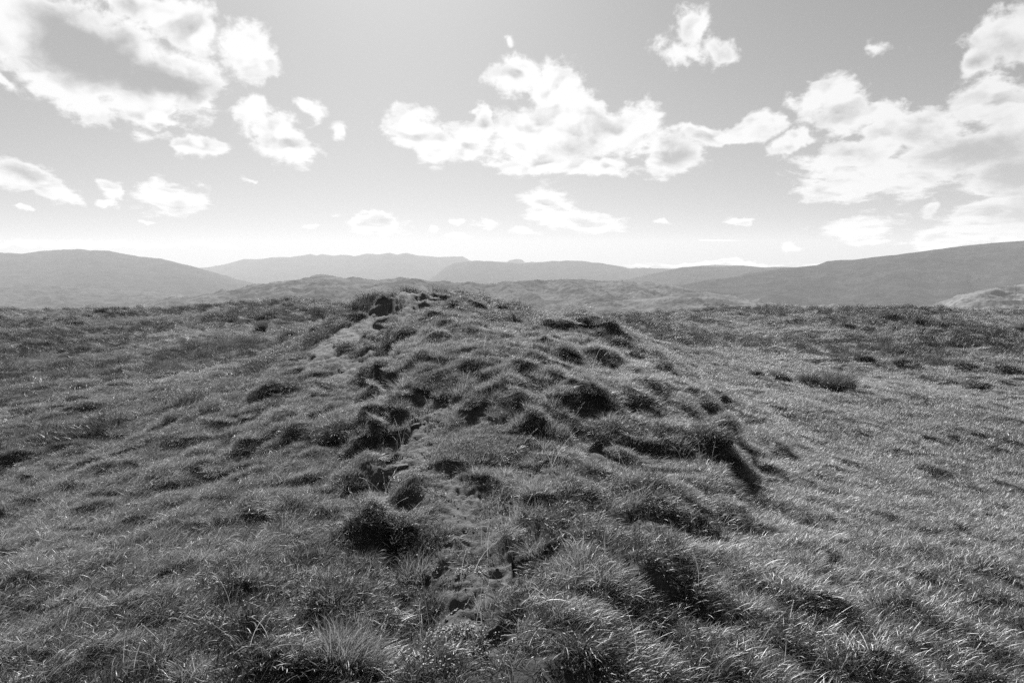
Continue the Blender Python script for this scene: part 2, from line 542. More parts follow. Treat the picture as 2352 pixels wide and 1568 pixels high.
def lumps(x, y):
    """Uneven turf: rounded bumps, ruts along the sides of the ridge."""
    r = np.sqrt(x * x + y * y)
    a = fbm(x * 0.55, y * 0.45, 11, 3) * 0.10 * sstep(2, 14, r)
    k = 0.35 * fbm(x * 0.9, y * 0.9, 21, 2)
    side = sstep(1.2, 3.0, np.abs(x + 0.03 * y))
    ruts = (vnoise(x * 1.5 + k - 0.12 * y * np.tanh(x), y * 0.42 + k, 31) + 0.5 * vnoise(x * 3.1 + k, y * 0.9, 32)) * 0.075 * side
    n = vnoise(x * 1.9, y * 1.9 + 0.5 * vnoise(x * 2.1, y * 2.1, 43), 41)
    b = (1 - np.abs(n)) ** 2 * 0.07 + vnoise(x * 4.3, y * 4.3, 42) * 0.022
    far = sstep(14, 30, r)
    return a + ruts * (1 - 0.4 * far) + b * (1 + 0.6 * far) + far * 0.14 * (1 - np.abs(vnoise(x * .8, y * .8, 44))) ** 3 + 0.22 * sstep(24, 36, r) * fbm(x * .35, y * .35, 45, 3)


def ledges(x, y):
    """Cracked earth and tilted slate ledges in the bare patches."""
    w = 0.15 * fbm(x * 2.2, y * 2.2, 51, 2)
    q = (y + 0.35 * x + w) * 6.5
    st = np.floor(q) + sstep(0.3, 1.0, q - np.floor(q))
    step = (st - q) * 0.042
    n = fbm(x * 7, y * 7, 53, 3)
    crack = -0.014 * np.exp(-(vnoise(x * 2.6 + w, y * 2.2, 55) / 0.05) ** 2)
    return step * (0.5 + 0.5 * np.tanh(2 * vnoise(x * 1.6, y * 1.6, 57))) + 0.030 * n + crack + 0.010 * vnoise(x * 22, y * 22, 58) + 0.010 * (1 - np.abs(vnoise(x * 11 + 3 * w, y * 5 - 6 * x, 59)))


def height(x, y):
    x = np.asarray(x, float)
    y = np.asarray(y, float)
    e = earth_mask(x, y)
    l = lumps(x, y)
    s = earth_near(x, y)
    hum = 0.24 * np.tanh(hummocks(x, y) / 0.24)
    h = base_height(x, y) + bank(x, y) * (1 - 0.4 * s) + hum * (1 - 0.75 * s) * np.clip(0.95 + 0.35 * fbm(x * 3.2, y * 3.2, 47, 3), .5, 1.25) + l * (1 - 0.75 * e) + e * (ledges(x, y) - 0.015)
    return h, e


def shoot(u, v):
    """Where a line of sight meets the finished ground."""
    rx, rz = ray(u, v)
    d = np.exp(np.linspace(math.log(1.6), math.log(60), 1500))
    h, _ = height(rx * d, d)
    hit = EYE + rz * d < h
    k = np.argmax(hit) if hit.any() else len(d) - 1
    return float(rx * d[k]), float(d[k]), float(h[k])


# ------------------------------------------------------------------ objects
def mesh_object(name, verts, faces, mat, smooth=True, parent=None, link=True):
    """faces: int array (n,3) or (n,4), or a list of such arrays"""
    me = bpy.data.meshes.new(name)
    fl = faces if isinstance(faces, list) else [faces]
    fl = [np.asarray(f, np.int32) for f in fl if len(f)]
    nl = sum(f.size for f in fl)
    npoly = sum(len(f) for f in fl)
    me.vertices.add(len(verts))
    me.vertices.foreach_set("co", np.asarray(verts, np.float32).ravel())
    me.loops.add(nl)
    me.loops.foreach_set("vertex_index", np.concatenate([f.ravel() for f in fl]))
    me.polygons.add(npoly)
    tot = np.concatenate([np.full(len(f), f.shape[1], np.int32) for f in fl])
    me.polygons.foreach_set("loop_start", np.concatenate(([0], np.cumsum(tot)[:-1])).astype(np.int32))
    me.polygons.foreach_set("use_smooth", np.full(npoly, smooth))
    me.update(calc_edges=True)
    if mat is not None:
        me.materials.append(mat)
    ob = bpy.data.objects.new(name, me)
    if link:
        COL.objects.link(ob)
    if parent is not None:
        ob.parent = parent
    return ob


def tag(o, label=None, cat=None, group=None, kind=None):
    for k, v in (("label", label), ("category", cat), ("group", group), ("kind", kind)):
        if v:
            o[k] = v
    return o


def grid_faces(nr, nc, wrap=False):
    i = np.arange(nr - 1)[:, None]
    j = np.arange(nc if wrap else nc - 1)[None, :]
    j2 = (j + 1) % nc
    return np.stack([i * nc + j, i * nc + j2, (i + 1) * nc + j2, (i + 1) * nc + j], -1).reshape(-1, 4)


def point_attr(ob, name, vals):
    at = ob.data.attributes.new(name, 'FLOAT', 'POINT')
    at.data.foreach_set("value", np.asarray(vals, np.float32).ravel())


def material(name):
    m = bpy.data.materials.new(name)
    m.use_nodes = True
    return m, Nodes(m.node_tree)


def attr(n, name):
    a = n.new('ShaderNodeAttribute', attribute_name=name)
    return a.outputs['Fac']


def ground_material():
    m, n = material("turf_and_earth")
    tc = n.new('ShaderNodeTexCoord').outputs['Object']
    e = attr(n, "earth")
    n1 = n.noise(tc, 3.0, 6, 0.6)
    n2 = n.noise(tc, 28.0, 6, 0.7)
    turf = n.math('MULTIPLY_ADD', n1, 0.03, 0.005)
    soil = n.math('ADD', n.math('MULTIPLY_ADD', n2, 0.15, 0.0), n.math('MULTIPLY', n.ramp(n.noise(tc, 90, 3, 0.6), 0.58, 0.72), 0.14))
    val = n.mix(e, turf, soil)
    b = n.new('ShaderNodeBsdfPrincipled')
    n.link(val, b.inputs['Base Color'])
    b.inputs['Roughness'].default_value = 0.85
    b.inputs['Specular IOR Level'].default_value = 0.3
    bm = n.new('ShaderNodeBump')
    bm.inputs['Strength'].default_value = 0.9
    bm.inputs['Distance'].default_value = 0.02
    n.link(n.math('ADD', n2, n.math('MULTIPLY', n.noise(tc, 120, 3, 0.6), 0.4)), bm.inputs['Height'])
    n.link(bm.outputs[0], b.inputs['Normal'])
    o = n.new('ShaderNodeOutputMaterial')
    n.link(b.outputs[0], o.inputs[0])
    return m


def build_ground():
    a_f = np.radians(np.arange(-50, 50.001, 0.11))
    a_b = np.radians(np.linspace(53, 307, 60))
    ang = np.concatenate([a_f, a_b])
    rad = np.concatenate([[0.05, 0.3, 0.6, 0.9], np.exp(np.linspace(math.log(1.2), math.log(48), 860)), np.exp(np.linspace(math.log(50), math.log(125), 30))])
    A, Rr = np.meshgrid(ang, rad)
    X = Rr * np.sin(A)
    Y = Rr * np.cos(A)
    h, e = height(X, Y)
    ob = mesh_object("ground", np.stack([X, Y, h], -1).reshape(-1, 3), grid_faces(len(rad), len(ang), True)[:, ::-1], ground_material())
    point_attr(ob, "earth", e)
    tag(ob, kind="structure")
    return ob


build_ground()


# ------------------------------------------------------------------ hills and valley floor
FLOOR = -260.0


def hill_material(name, lo, hi, scale, ox):
    m, n = material(name)
    tc = n.new('ShaderNodeTexCoord').outputs['Object']
    mp_ = n.new('ShaderNodeMapping')
    n.link(tc, mp_.inputs[0])
    mp_.inputs['Scale'].default_value = (1, 1, 2.2)
    mp_.inputs['Location'].default_value = (ox, 0, 0)
    n1 = n.noise(mp_.outputs[0], scale, 7, 0.6, 0.6)
    n2 = n.noise(mp_.outputs[0], scale * 7, 4, 0.6)
    val = n.math('MULTIPLY_ADD', n.ramp(n.math('ADD', n.math('MULTIPLY', n1, 0.75), n.math('MULTIPLY', n2, 0.25)), 0.38, 0.62), hi - lo, lo)
    b = n.new('ShaderNodeBsdfDiffuse')
    n.link(val, b.inputs[0])
    b.inputs['Roughness'].default_value = 0.6
    o = n.new('ShaderNodeOutputMaterial')
    n.link(b.outputs[0], o.inputs[0])
    return m


def hill(name, pts, dist, width, back, rel, lo, hi, seed, rough=2.0, cols=1000, rows=120, base=FLOOR, gul=1.0):
    """A range with its skyline through the picture points pts at the given distance (m)."""
    us = np.array([p[0] for p in pts], float)
    vs = np.array([p[1] for p in pts], float)
    u = np.linspace(us[0], us[-1], cols)
    v = np.interp(u, us, vs)
    ker = np.hanning(5)
    ker /= ker.sum()
    v = np.convolve(np.pad(v, 2, mode='edge'), ker, 'valid')
    rx, rz = ray(u, v)
    D = dist * (1 + 0.05 * vnoise(u * 0.006, 0 * u, seed))
    X0 = rx * D
    zc = EYE + rz * D
    zc = zc + 1.35 * rough * dist / 4000.0 * fbm(X0 / dist * 45, 0 * X0, seed + 3, 5, 0.6)
    end = np.minimum(sstep(0, 0.04, (u - us[0]) / (us[-1] - us[0]) + 0.02), 1)
    t = np.concatenate([-np.linspace(1, 0, rows) ** 1.3, np.linspace(0, 1, rows // 3)[1:] ** 1.3])
    T, _ = np.meshgrid(t, u, indexing='ij')
    Yd = np.where(T < 0, width * T, back * T)
    scale = (D + Yd) / D
    X = X0 * scale
    Y = D + Yd
    a = np.abs(T)
    prof = (1 - a) ** 1.25
    Zc = np.broadcast_to(zc, T.shape)
    H = base + (Zc - base) * prof
    gate = sstep(0, 0.10, a) * sstep(1.0, 0.75, a)
    s = rel
    rg = fbm(X / (s * 9), Y / (s * 12), seed + 5, 5, 0.47, ridged=True)
    H = H + gate * s * 0.55 * gul * (rg - 0.3) + gate * s * 0.12 * fbm(X / (s * 1.1), Y / (s * 1.1), seed + 9, 3)
    # never rise above the line of sight to the skyline in front of it
    H = np.where(T < 0, np.minimum(H, EYE + (Zc - EYE) * scale - 0.004 * width * a), H)
    ob = mesh_object(name, np.stack([X, Y, H], -1).reshape(-1, 3), grid_faces(len(t), cols), hill_material(name + "_heath", lo, hi, 1.0 / (s * 3.5), seed * 131.0))
    tag(ob, kind="structure")
    return ob


def build_hills():
    # far ranges
    hill("hill", [(380, 640), (440, 617), (500, 611), (530, 603), (560, 595), (600, 595), (622, 591), (670, 590), (700, 586), (712, 583), (728, 587), (740, 583), (765, 587),
                  (790, 585), (815, 588), (845, 583), (870, 584), (895, 581), (912, 584), (935, 581), (952, 586), (985, 588), (1010, 591), (1045, 589), (1062, 589), (1080, 598), (1120, 601), (1165, 602),
                  (1172, 597), (1185, 595), (1200, 598), (1206, 603), (1222, 600), (1240, 604), (1330, 612), (1500, 625)], 15500, 3500, 2500, 75, .05, .10, 101, 2.0)
    hill("hill", [(930, 668), (985, 645), (1000, 632), (1025, 612), (1045, 604), (1060, 603), (1090, 598), (1120, 600), (1160, 602), (1200, 605), (1250, 601), (1300, 598), (1350, 601), (1385, 605), (1420, 611),
                  (1450, 616), (1500, 616), (1560, 617), (1620, 622), (1700, 640)], 11500, 3000, 1800, 60, .06, .10, 131, 2.0)
    hill("hill", [(-500, 600), (-300, 592), (-100, 575), (0, 580), (50, 583), (95, 576), (130, 574), (190, 572), (205, 575), (250, 576), (290, 584), (330, 590), (370, 594), (410, 604), (440, 611), (480, 622),
                  (540, 640), (620, 660), (720, 680)], 9500, 3200, 2500, 45, .05, .11, 151, 1.5)
    hill("hill", [(1380, 652), (1440, 642), (1500, 628), (1540, 620), (1570, 613), (1610, 611), (1650, 613), (1690, 609), (1715, 611), (1760, 614), (1800, 613), (1850, 615), (1950, 630)], 8200, 2000, 1500, 45, .06, .10, 171, 1.5)
    hill("hill", [(1560, 626), (1600, 611), (1640, 608), (1680, 610), (1740, 618)], 12500, 1500, 1500, 40, .06, .1, 181, 1.0, cols=200)
    hill("hill", [(-500, 640), (-200, 650), (0, 655), (60, 654), (120, 656), (180, 660), (230, 666), (300, 671), (340, 669), (400, 680), (470, 694), (560, 705)], 6200, 1700, 900, 34, .05, .2, 191, 2.2)
    # the long fell on the right
    hill("hill", [(1480, 668), (1540, 658), (1600, 648), (1640, 640), (1660, 639), (1690, 635), (1715, 628), (1760, 622), (1800, 616), (1850, 612), (1875, 609), (1900, 600), (1930, 597), (1960, 597), (2000, 591),
                  (2060, 585), (2120, 577), (2180, 569), (2220, 564), (2280, 558), (2352, 553), (2450, 549), (2600, 556), (2900, 590)], 5600, 1900, 2500, 40, .04, .10, 201, 1.2, cols=900, gul=.7)
    # the rough ridge in the middle distance
    hill("hill", [(250, 720), (330, 706), (375, 692), (400, 689), (450, 683), (480, 676), (540, 665), (600, 654), (650, 646), (700, 640), (722, 632), (740, 630), (765, 634), (790, 639), (812, 636), (840, 640), (870, 643),
                  (900, 640), (940, 639), (965, 641), (1000, 647), (1040, 650), (1075, 647), (1110, 652), (1150, 650), (1200, 644), (1250, 643), (1300, 641), (1345, 641), (1390, 646), (1430, 645), (1480, 650), (1530, 655),
                  (1580, 664), (1640, 674), (1680, 683), (1730, 697), (1800, 712)], 3600, 1700, 1200, 34, .12, .34, 211, 3.6, cols=1500, rows=300, gul=1.2)
    hill("hill", [(1300, 700), (1400, 690), (1500, 684), (1560, 676), (1600, 672), (1640, 674), (1690, 684), (1740, 698), (1820, 704), (1900, 700), (2000, 707), (2100, 712)], 2900, 900, 700, 22, .14, .36, 221, 2.0, cols=600, rows=160, gul=1.2)
    # the sunlit spur at the right
    hill("hill", [(2030, 730), (2080, 715), (2120, 705), (2170, 690), (2210, 676), (2250, 667), (2300, 659), (2352, 652), (2450, 640), (2600, 630), (2800, 640)], 2300, 900, 900, 24, .15, .42, 231, 1.4, cols=600, rows=160, gul=1.1)
    # valley floor out to the horizon
    rr = np.exp(np.linspace(math.log(90), math.log(42000), 110))
    aa = np.radians(np.linspace(0, 360, 241))[:-1]
    A, Q = np.meshgrid(aa, rr)
    X = Q * np.sin(A)
    Y = Q * np.cos(A)
    Z = np.where(Q < 900, -14 + (FLOOR + 20) * sstep(90, 900, Q), FLOOR + 6) + 10 * fbm(X / 700, Y / 700, 77, 4) * sstep(200, 900, Q)
    Z = np.maximum(Z, FLOOR - 8)
    ob = mesh_object("terrain", np.stack([X, Y, Z], -1).reshape(-1, 3), grid_faces(len(rr), len(aa), True)[:, ::-1], hill_material("valley_heath", .06, .16, 1 / 180., 5.0))
    tag(ob, kind="structure")


build_hills()


def build_haze():
    x, y0, y1, z0, z1 = 22000, -6000, 21000, FLOOR - 60, 900
    v = [(a, b, c) for c in (z0, z1) for b in (y0, y1) for a in (-x, x)]
    f = [(0, 2, 3, 1), (4, 5, 7, 6), (0, 1, 5, 4), (2, 6, 7, 3), (0, 4, 6, 2), (1, 3, 7, 5)]
    m, n = material("haze_air")
    pv = n.new('ShaderNodeVolumePrincipled')
    pv.inputs['Color'].default_value = (0.90, 0.90, 0.90, 1)
    pv.inputs['Density'].default_value = 0.46e-4
    pv.inputs['Anisotropy'].default_value = 0.15
    o = n.new('ShaderNodeOutputMaterial')
    n.link(pv.outputs[0], o.inputs['Volume'])
    ob = mesh_object("haze", np.array(v, float), np.array(f), m, smooth=False)
    tag(ob, kind="stuff", label="pale haze fading the far hills", cat="haze")


build_haze()


# ------------------------------------------------------------------ grass
def blade_material(name, val_lo, val_hi, translucent=0.52, gloss=0.5, sheen=0.10):
    """Thin leaf: part of the light passes through it; a waxy sheen on top. Each blade has its own tone."""
    m, n = material(name)
    tone = attr(n, "tone")
    oi = n.new('ShaderNodeObjectInfo')
    tc = n.new('ShaderNodeNewGeometry').outputs['Position']
    patch = n.noise(tc, 0.9, 3, 0.6)
    f = n.math('MULTIPLY_ADD', n.math('SUBTRACT', oi.outputs['Random'], 0.5), 0.25, tone)
    f = n.math('MULTIPLY_ADD', n.math('SUBTRACT', patch, 0.5), 0.9, f, clamp=True)
    broad = n.noise(tc, 0.16, 4, 0.62)
    f = n.math('MULTIPLY_ADD', n.math('SUBTRACT', broad, 0.5), 1.1, f, clamp=True)
    val = n.math('MULTIPLY_ADD', n.math('POWER', f, 1.6), val_hi - val_lo, val_lo)
    d = n.new('ShaderNodeBsdfDiffuse')
    t = n.new('ShaderNodeBsdfTranslucent')
    g = n.new('ShaderNodeBsdfGlossy')
    g.inputs['Roughness'].default_value = gloss
    g.inputs['Color'].default_value = (1, 1, 1, 1)
    n.link(val, d.inputs[0])
    n.link(n.math('MULTIPLY', val, 1.5), t.inputs[0])
    fr = n.new('ShaderNodeFresnel')
    fr.inputs['IOR'].default_value = 1.42
    m1 = n.new('ShaderNodeMixShader')
    m1.inputs[0].default_value = translucent
    n.link(d.outputs[0], m1.inputs[1])
    n.link(t.outputs[0], m1.inputs[2])
    m2 = n.new('ShaderNodeMixShader')
    n.link(n.math('MULTIPLY', fr.outputs[0], sheen), m2.inputs[0])
    n.link(m1.outputs[0], m2.inputs[1])
    n.link(g.outputs[0], m2.inputs[2])
    o = n.new('ShaderNodeOutputMaterial')
    n.link(m2.outputs[0], o.inputs[0])
    return m


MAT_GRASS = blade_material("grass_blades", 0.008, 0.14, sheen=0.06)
MAT_SWEEP = blade_material("pale_grass_blades", 0.08, 0.38)
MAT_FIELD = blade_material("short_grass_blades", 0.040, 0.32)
MAT_DARK = blade_material("rush_blades", 0.014, 0.15, 0.4)
MAT_PALE = blade_material("dry_grass_blades", 0.05, 0.34)
MAT_LEAF = blade_material("small_leaves", 0.02, 0.12, 0.35, 0.65)


def blades(n, rad, lo, hi, wlo, whi, lean, lean_az=0.0, az_spread=0.6, droop=0.5, upright=0.0, rg=None, seg=4, ell=1.0, dry=0.08, dome=0.0):
    """n curved strips on a disc. lean: 0 upright .. 1 lying; lean_az: direction (0 = +x)."""
    g = rg or rng
    a = g.uniform(0, 2 * np.pi, n)
    q = np.sqrt(g.uniform(0, 1, n)) * rad
    bx, by = np.cos(a) * q, np.sin(a) * q * ell
    L = g.uniform(lo, hi, n) * (0.75 + 0.5 * g.uniform(0, 1, n))
    W = g.uniform(wlo, whi, n)
    az = lean_az + g.normal(0, az_spread, n)
    radial = g.uniform(0, 1, n) < upright          # some blades lean away from the tuft's middle
    az = np.where(radial, a + g.normal(0, 0.5, n), az)
    le = np.clip(lean + g.normal(0, 0.22, n), 0.02, 1.25)
    th0 = le * 0.9                                 # angle from vertical at the root
    th1 = th0 + droop * g.uniform(0.3, 1.6, n)     # at the tip
    tw = g.normal(0, 0.9, n)
    t = np.linspace(0, 1, seg + 1)
    th = th0[:, None] + (th1 - th0)[:, None] * t[None, :] ** 1.3
    ds = L[:, None] / seg
    hx = np.concatenate([np.zeros((n, 1)), np.cumsum(np.sin(th[:, 1:]) * ds, 1)], 1)
    hz = np.concatenate([np.zeros((n, 1)), np.cumsum(np.cos(th[:, 1:]) * ds, 1)], 1)
    ca, sa = np.cos(az)[:, None], np.sin(az)[:, None]
    px = bx[:, None] + hx * ca
    py = by[:, None] + hx * sa
    pz = hz - 0.01 + dome * np.clip(1 - (q / max(rad, 1e-6)) ** 2, 0, 1)[:, None]
    # width direction: mostly across the lean, turned about the blade
    wx = -sa * np.cos(tw)[:, None] + np.cos(th) * ca * np.sin(tw)[:, None]
    wy = ca * np.cos(tw)[:, None] + np.cos(th) * sa * np.sin(tw)[:, None]
    wz = -np.sin(th) * np.sin(tw)[:, None]
    wid = (W[:, None] * 0.5) * (1 - t[None, :] ** 2.2) + 0.0003
    Lf = np.stack([px - wx * wid, py - wy * wid, pz - wz * wid], -1)
    Rt = np.stack([px + wx * wid, py + wy * wid, pz + wz * wid], -1)
    V = np.stack([Lf, Rt], 2).reshape(n, (seg + 1) * 2, 3)
    k = np.arange(seg)
    fq = np.stack([2 * k, 2 * k + 1, 2 * k + 3, 2 * k + 2], -1)
    Fq = (fq[None] + (np.arange(n) * (seg + 1) * 2)[:, None, None]).reshape(-1, 4)
    tone = np.clip(g.normal(0.42, 0.16, n), 0, 1)
    isdry = g.uniform(0, 1, n) < dry
    tone = np.where(isdry, g.uniform(0.75, 1.0, n), tone)
    return V.reshape(-1, 3), Fq, np.repeat(tone, (seg + 1) * 2)


def leaves(n, rad, lo, hi, height_, g):
    """Small flat oval leaves on a cushion."""
    a = g.uniform(0, 2 * np.pi, n)
    q = np.sqrt(g.uniform(0, 1, n)) * rad
    c = np.stack([np.cos(a) * q, np.sin(a) * q, g.uniform(0.0, 1.0, n) * height_ * (1 - 0.6 * (q / rad) ** 2)], -1)
    s = g.uniform(lo, hi, n)
    az = g.uniform(0, 2 * np.pi, n)
    tilt = g.normal(0, 0.5, n)
    roll = g.normal(0, 0.5, n)
    f = np.stack([np.cos(az) * np.cos(tilt), np.sin(az) * np.cos(tilt), np.sin(tilt)], -1)
    w = np.stack([-np.sin(az) * np.cos(roll), np.cos(az) * np.cos(roll), np.sin(roll)], -1)
    shp = [(-1, 0), (-.5, .45), (.2, .5), (1, 0), (.2, -.5), (-.5, -.45)]
    V = np.stack([c + s[:, None] * (f * p + w * q_) for p, q_ in shp], 1)
    Fh = (np.array([[0, 1, 2, 3], [0, 3, 4, 5]])[None] + (np.arange(n) * 6)[:, None, None]).reshape(-1, 4)
    return V.reshape(-1, 3), Fh, np.repeat(np.clip(g.normal(.5, .2, n), 0, 1), 6)


def seed_stems(n, rad, lo, hi, g, head=True):
    parts = []
    for k in range(n):
        v, f, t = blades(1, 0.001, lo, hi, .0016, .0024, .25, g.normal(0, 1.0), 0.5, .5, rg=g, seg=7)
        off = np.append(g.uniform(-rad, rad, 2), 0)
        v = v + off
        t[:] = g.uniform(.6, 1)
        parts.append((v, f, t))
        if head:
            mid = (v[0::2] + v[1::2]) / 2
            tip = mid[-3:]
            m = 22
            s = g.uniform(0, 1, m)
            idx = np.minimum((s * 2).astype(int), 1)
            fr = s * 2 - idx
            c = tip[idx] * (1 - fr)[:, None] + tip[idx + 1] * fr[:, None]
            d = g.normal(0, 1, (m, 3))
            d /= np.linalg.norm(d, axis=1)[:, None]
            ax = tip[2] - tip[0]
            ax = ax / np.linalg.norm(ax)
            e = ax * 0.008 + d * 0.004
            p = np.cross(e, d[::-1])
            p = p / (np.linalg.norm(p, axis=1)[:, None] + 1e-9) * 0.0018
            V = np.stack([c, c + e * .5 + p, c + e, c + e * .5 - p], 1).reshape(-1, 3)
            Fh = np.arange(m * 4).reshape(-1, 4)
            parts.append((V, Fh, np.full(m * 4, g.uniform(.7, 1))))
    return join(parts)


def join(parts):
    V, Fs, T = [], [], []
    o = 0
    for v, f, t in parts:
        V.append(v)
        Fs.append(f + o)
        T.append(t)
        o += len(v)
    return np.concatenate(V), np.concatenate(Fs), np.concatenate(T)


def blade_object(name, data, mat, link=True, parent=None):
    v, f, t = data
    ob = mesh_object(name, v, f, mat, True, parent, link)
    point_attr(ob, "tone", t)
    return ob


SOURCES = {}


def sources(key, n, make, mat):
    c = bpy.data.collections.new("tufts_" + key)
    for i in range(n):
        g = np.random.default_rng(sum(map(ord, key)) * 101 + i)
        c.objects.link(blade_object("tuft_%s_%02d" % (key, i), make(g), mat, link=False))
    SOURCES[key] = c


# the wind lays the grass over to the right (+x)
sources("turf", 10, lambda g: blades(250, .11, .025, .055, .0009, .0017, .50, 0.2, .9, .7, .3, g, 3), MAT_FIELD)
sources("turfdark", 12, lambda g: blades(100, .11, .03, .075, .0012, .0028, .60, 0.2, 1.2, 1.0, .4, g, 5), MAT_GRASS)  # nearest turf, with the vignette's darkening put into its blade colour
sources("mid", 10, lambda g: blades(190, .12, .045, .10, .0009, .0019, .72, 0.25, .6, .8, .15, g, 4), MAT_FIELD)
sources("long", 8, lambda g: blades(70, .10, .10, .20, .0015, .0032, .60, 0.3, .9, 1.3, .4, g, 6, dry=.2), MAT_GRASS)
sources("fine", 6, lambda g: blades(210, .07, .06, .12, .0008, .0014, .30, 0.2, .8, .8, .65, g, 4, dry=.25), MAT_PALE)
sources("leafy", 5, lambda g: join([leaves(130, .09, .003, .008, .03, g), blades(18, .08, .03, .06, .0012, .002, .4, 0, 2, .6, .5, g, 3)]), MAT_LEAF)
sources("stem", 6, lambda g: seed_stems(g.integers(2, 5), .06, .20, .34, g), MAT_PALE)
sources("field", 10, lambda g: blades(420, .27, .045, .095, .0014, .003, .70, 0.3, .55, .8, .12, g, 3, dry=.07), MAT_FIELD)
sources("sweep", 8, lambda g: blades(420, .27, .035, .075, .0013, .0026, .72, 0.3, .5, .8, .12, g, 3, dry=.1), MAT_SWEEP)
sources("heath", 6, lambda g: blades(190, .22, .08, .20, .002, .005, .35, 0.3, .9, .6, .55, g, 3, dry=.03, dome=.05), MAT_DARK)


def white_heads(g):
    st = blades(9, .16, .16, .26, .0015, .0025, .3, .3, .6, .5, .2, g, 3, dry=0)
    v = st[0].reshape(9, -1, 3)
    parts = [st]
    for k in range(9):
        tip = v[k, -1]
        r = g.uniform(.005, .010)
        d = np.array([(1, 0, 0), (0, 1, 0), (-1, 0, 0), (0, -1, 0), (0, 0, 1), (0, 0, -1)], float) * r * g.uniform(.7, 1.3, (6, 1))
        d[:, 2] *= 1.3
        parts.append((tip + d, np.array([[0, 1, 2, 3], [0, 4, 2, 5], [1, 4, 3, 5]]), np.full(6, 2.0)))
    V, Fs, T = join(parts)
    return V, Fs, T


def white_material():
    m, n = material("white_flower_heads")
    isw = n.math('GREATER_THAN', attr(n, "tone"), 1.5)
    d = n.new('ShaderNodeBsdfDiffuse')
    t = n.new('ShaderNodeBsdfTranslucent')
    val = n.mix(isw, 0.10, 0.80)
    n.link(val, d.inputs[0])
    n.link(val, t.inputs[0])
    mx = n.new('ShaderNodeMixShader')
    mx.inputs[0].default_value = .5
    n.link(d.outputs[0], mx.inputs[1])
    n.link(t.outputs[0], mx.inputs[2])
    o = n.new('ShaderNodeOutputMaterial')
    n.link(mx.outputs[0], o.inputs[0])
    return m


MAT_WHITE = white_material()


def scatter(name, key, pts, eul, scl, label):
    """One object that carries all tufts of a kind, spread with geometry nodes."""
    me = bpy.data.meshes.new(name)
    me.vertices.add(len(pts))
    me.vertices.foreach_set("co", pts.astype(np.float32).ravel())
    for nm, typ, val in (("turn", 'FLOAT_VECTOR', eul), ("size", 'FLOAT_VECTOR', scl)):
        at = me.attributes.new(nm, typ, 'POINT')
        at.data.foreach_set("vector", val.astype(np.float32).ravel())
    at = me.attributes.new("pick", 'INT', 'POINT')
    at.data.foreach_set("value", rng.integers(0, 1000, len(pts)).astype(np.int32))
    ob = bpy.data.objects.new(name, me)
    COL.objects.link(ob)
    ng = bpy.data.node_groups.new("spread_" + key, 'GeometryNodeTree')
    ng.interface.new_socket("Geometry", in_out='INPUT', socket_type='NodeSocketGeometry')
    ng.interface.new_socket("Geometry", in_out='OUTPUT', socket_type='NodeSocketGeometry')
    nd, lk = ng.nodes, ng.links
    gi, go = nd.new('NodeGroupInput'), nd.new('NodeGroupOutput')
    ci = nd.new('GeometryNodeCollectionInfo')
    ci.inputs['Collection'].default_value = SOURCES[key]
    ci.inputs['Separate Children'].default_value = True
    ci.inputs['Reset Children'].default_value = True
    ip = nd.new('GeometryNodeInstanceOnPoints')
    ip.inputs['Pick Instance'].default_value = True

    def named(nm, typ):
        a = nd.new('GeometryNodeInputNamedAttribute')
        a.data_type = typ
        a.inputs['Name'].default_value = nm
        return a.outputs['Attribute']
    er = nd.new('FunctionNodeEulerToRotation')
    lk.new(named("turn", 'FLOAT_VECTOR'), er.inputs[0])
    lk.new(gi.outputs[0], ip.inputs['Points'])
    lk.new(ci.outputs[0], ip.inputs['Instance'])
    lk.new(named("pick", 'INT'), ip.inputs['Instance Index'])
    lk.new(er.outputs[0], ip.inputs['Rotation'])
    lk.new(named("size", 'FLOAT_VECTOR'), ip.inputs['Scale'])
    lk.new(ip.outputs[0], go.inputs[0])
    md = ob.modifiers.new("spread", 'NODES')
    md.node_group = ng
    tag(ob, kind="stuff", label=label, cat="grass")
    return ob


def wedge(n, r0, r1, g, half=R(44), power=1.0):
    """Random places on the ground ahead, density falling as r^-power from even."""
    u = g.uniform(0, 1, n)
    k = 2 - power
    r = (r0 ** k + u * (r1 ** k - r0 ** k)) ** (1 / k)
    a = g.uniform(-half, half, n)
    return r * np.sin(a), r * np.cos(a), r


def tilt(x, y, yaw, amount=0.65, eps=0.06):
    h0, e = height(x, y)
    hx = (height(x + eps, y)[0] - h0) / eps
    hy = (height(x, y + eps)[0] - h0) / eps
    hx = np.clip(hx, -1.3, 1.3)
    hy = np.clip(hy, -1.3, 1.3)
    ph = -np.arctan(hx) * amount
    th = np.arctan(hy) * amount
    cx, sx, cyy, syy, cz, sz = np.cos(th), np.sin(th), np.cos(ph), np.sin(ph), np.cos(yaw), np.sin(yaw)
    # R = Ry Rx Rz
    r00 = cyy * cz + syy * sx * sz
    r10 = cx * sz
    r20 = -syy * cz + cyy * sx * sz
    r21 = syy * sz + cyy * sx * cz
    r22 = cyy * cx
    eul = np.stack([np.arctan2(r21, r22), -np.arcsin(np.clip(r20, -1, 1)), np.arctan2(r10, r00)], -1)
    return h0, e, eul


def spread(name, key, x, y, keep, g, label, smin=.75, smax=1.25, yaw=.5, sink=0.0, amount=.65, flatten=None):
    x, y = x[keep], y[keep]
    h, e, eul = tilt(x, y, g.normal(0, yaw, len(x)) + 0.5 * vnoise(x * .5, y * .5, 91), amount)
    s = g.uniform(smin, smax, len(x))
    sc = np.stack([s, s, s * g.uniform(.7, 1.2, len(x))], -1)
    return scatter(name, key, np.stack([x, y, h - sink], -1), eul, sc, label)


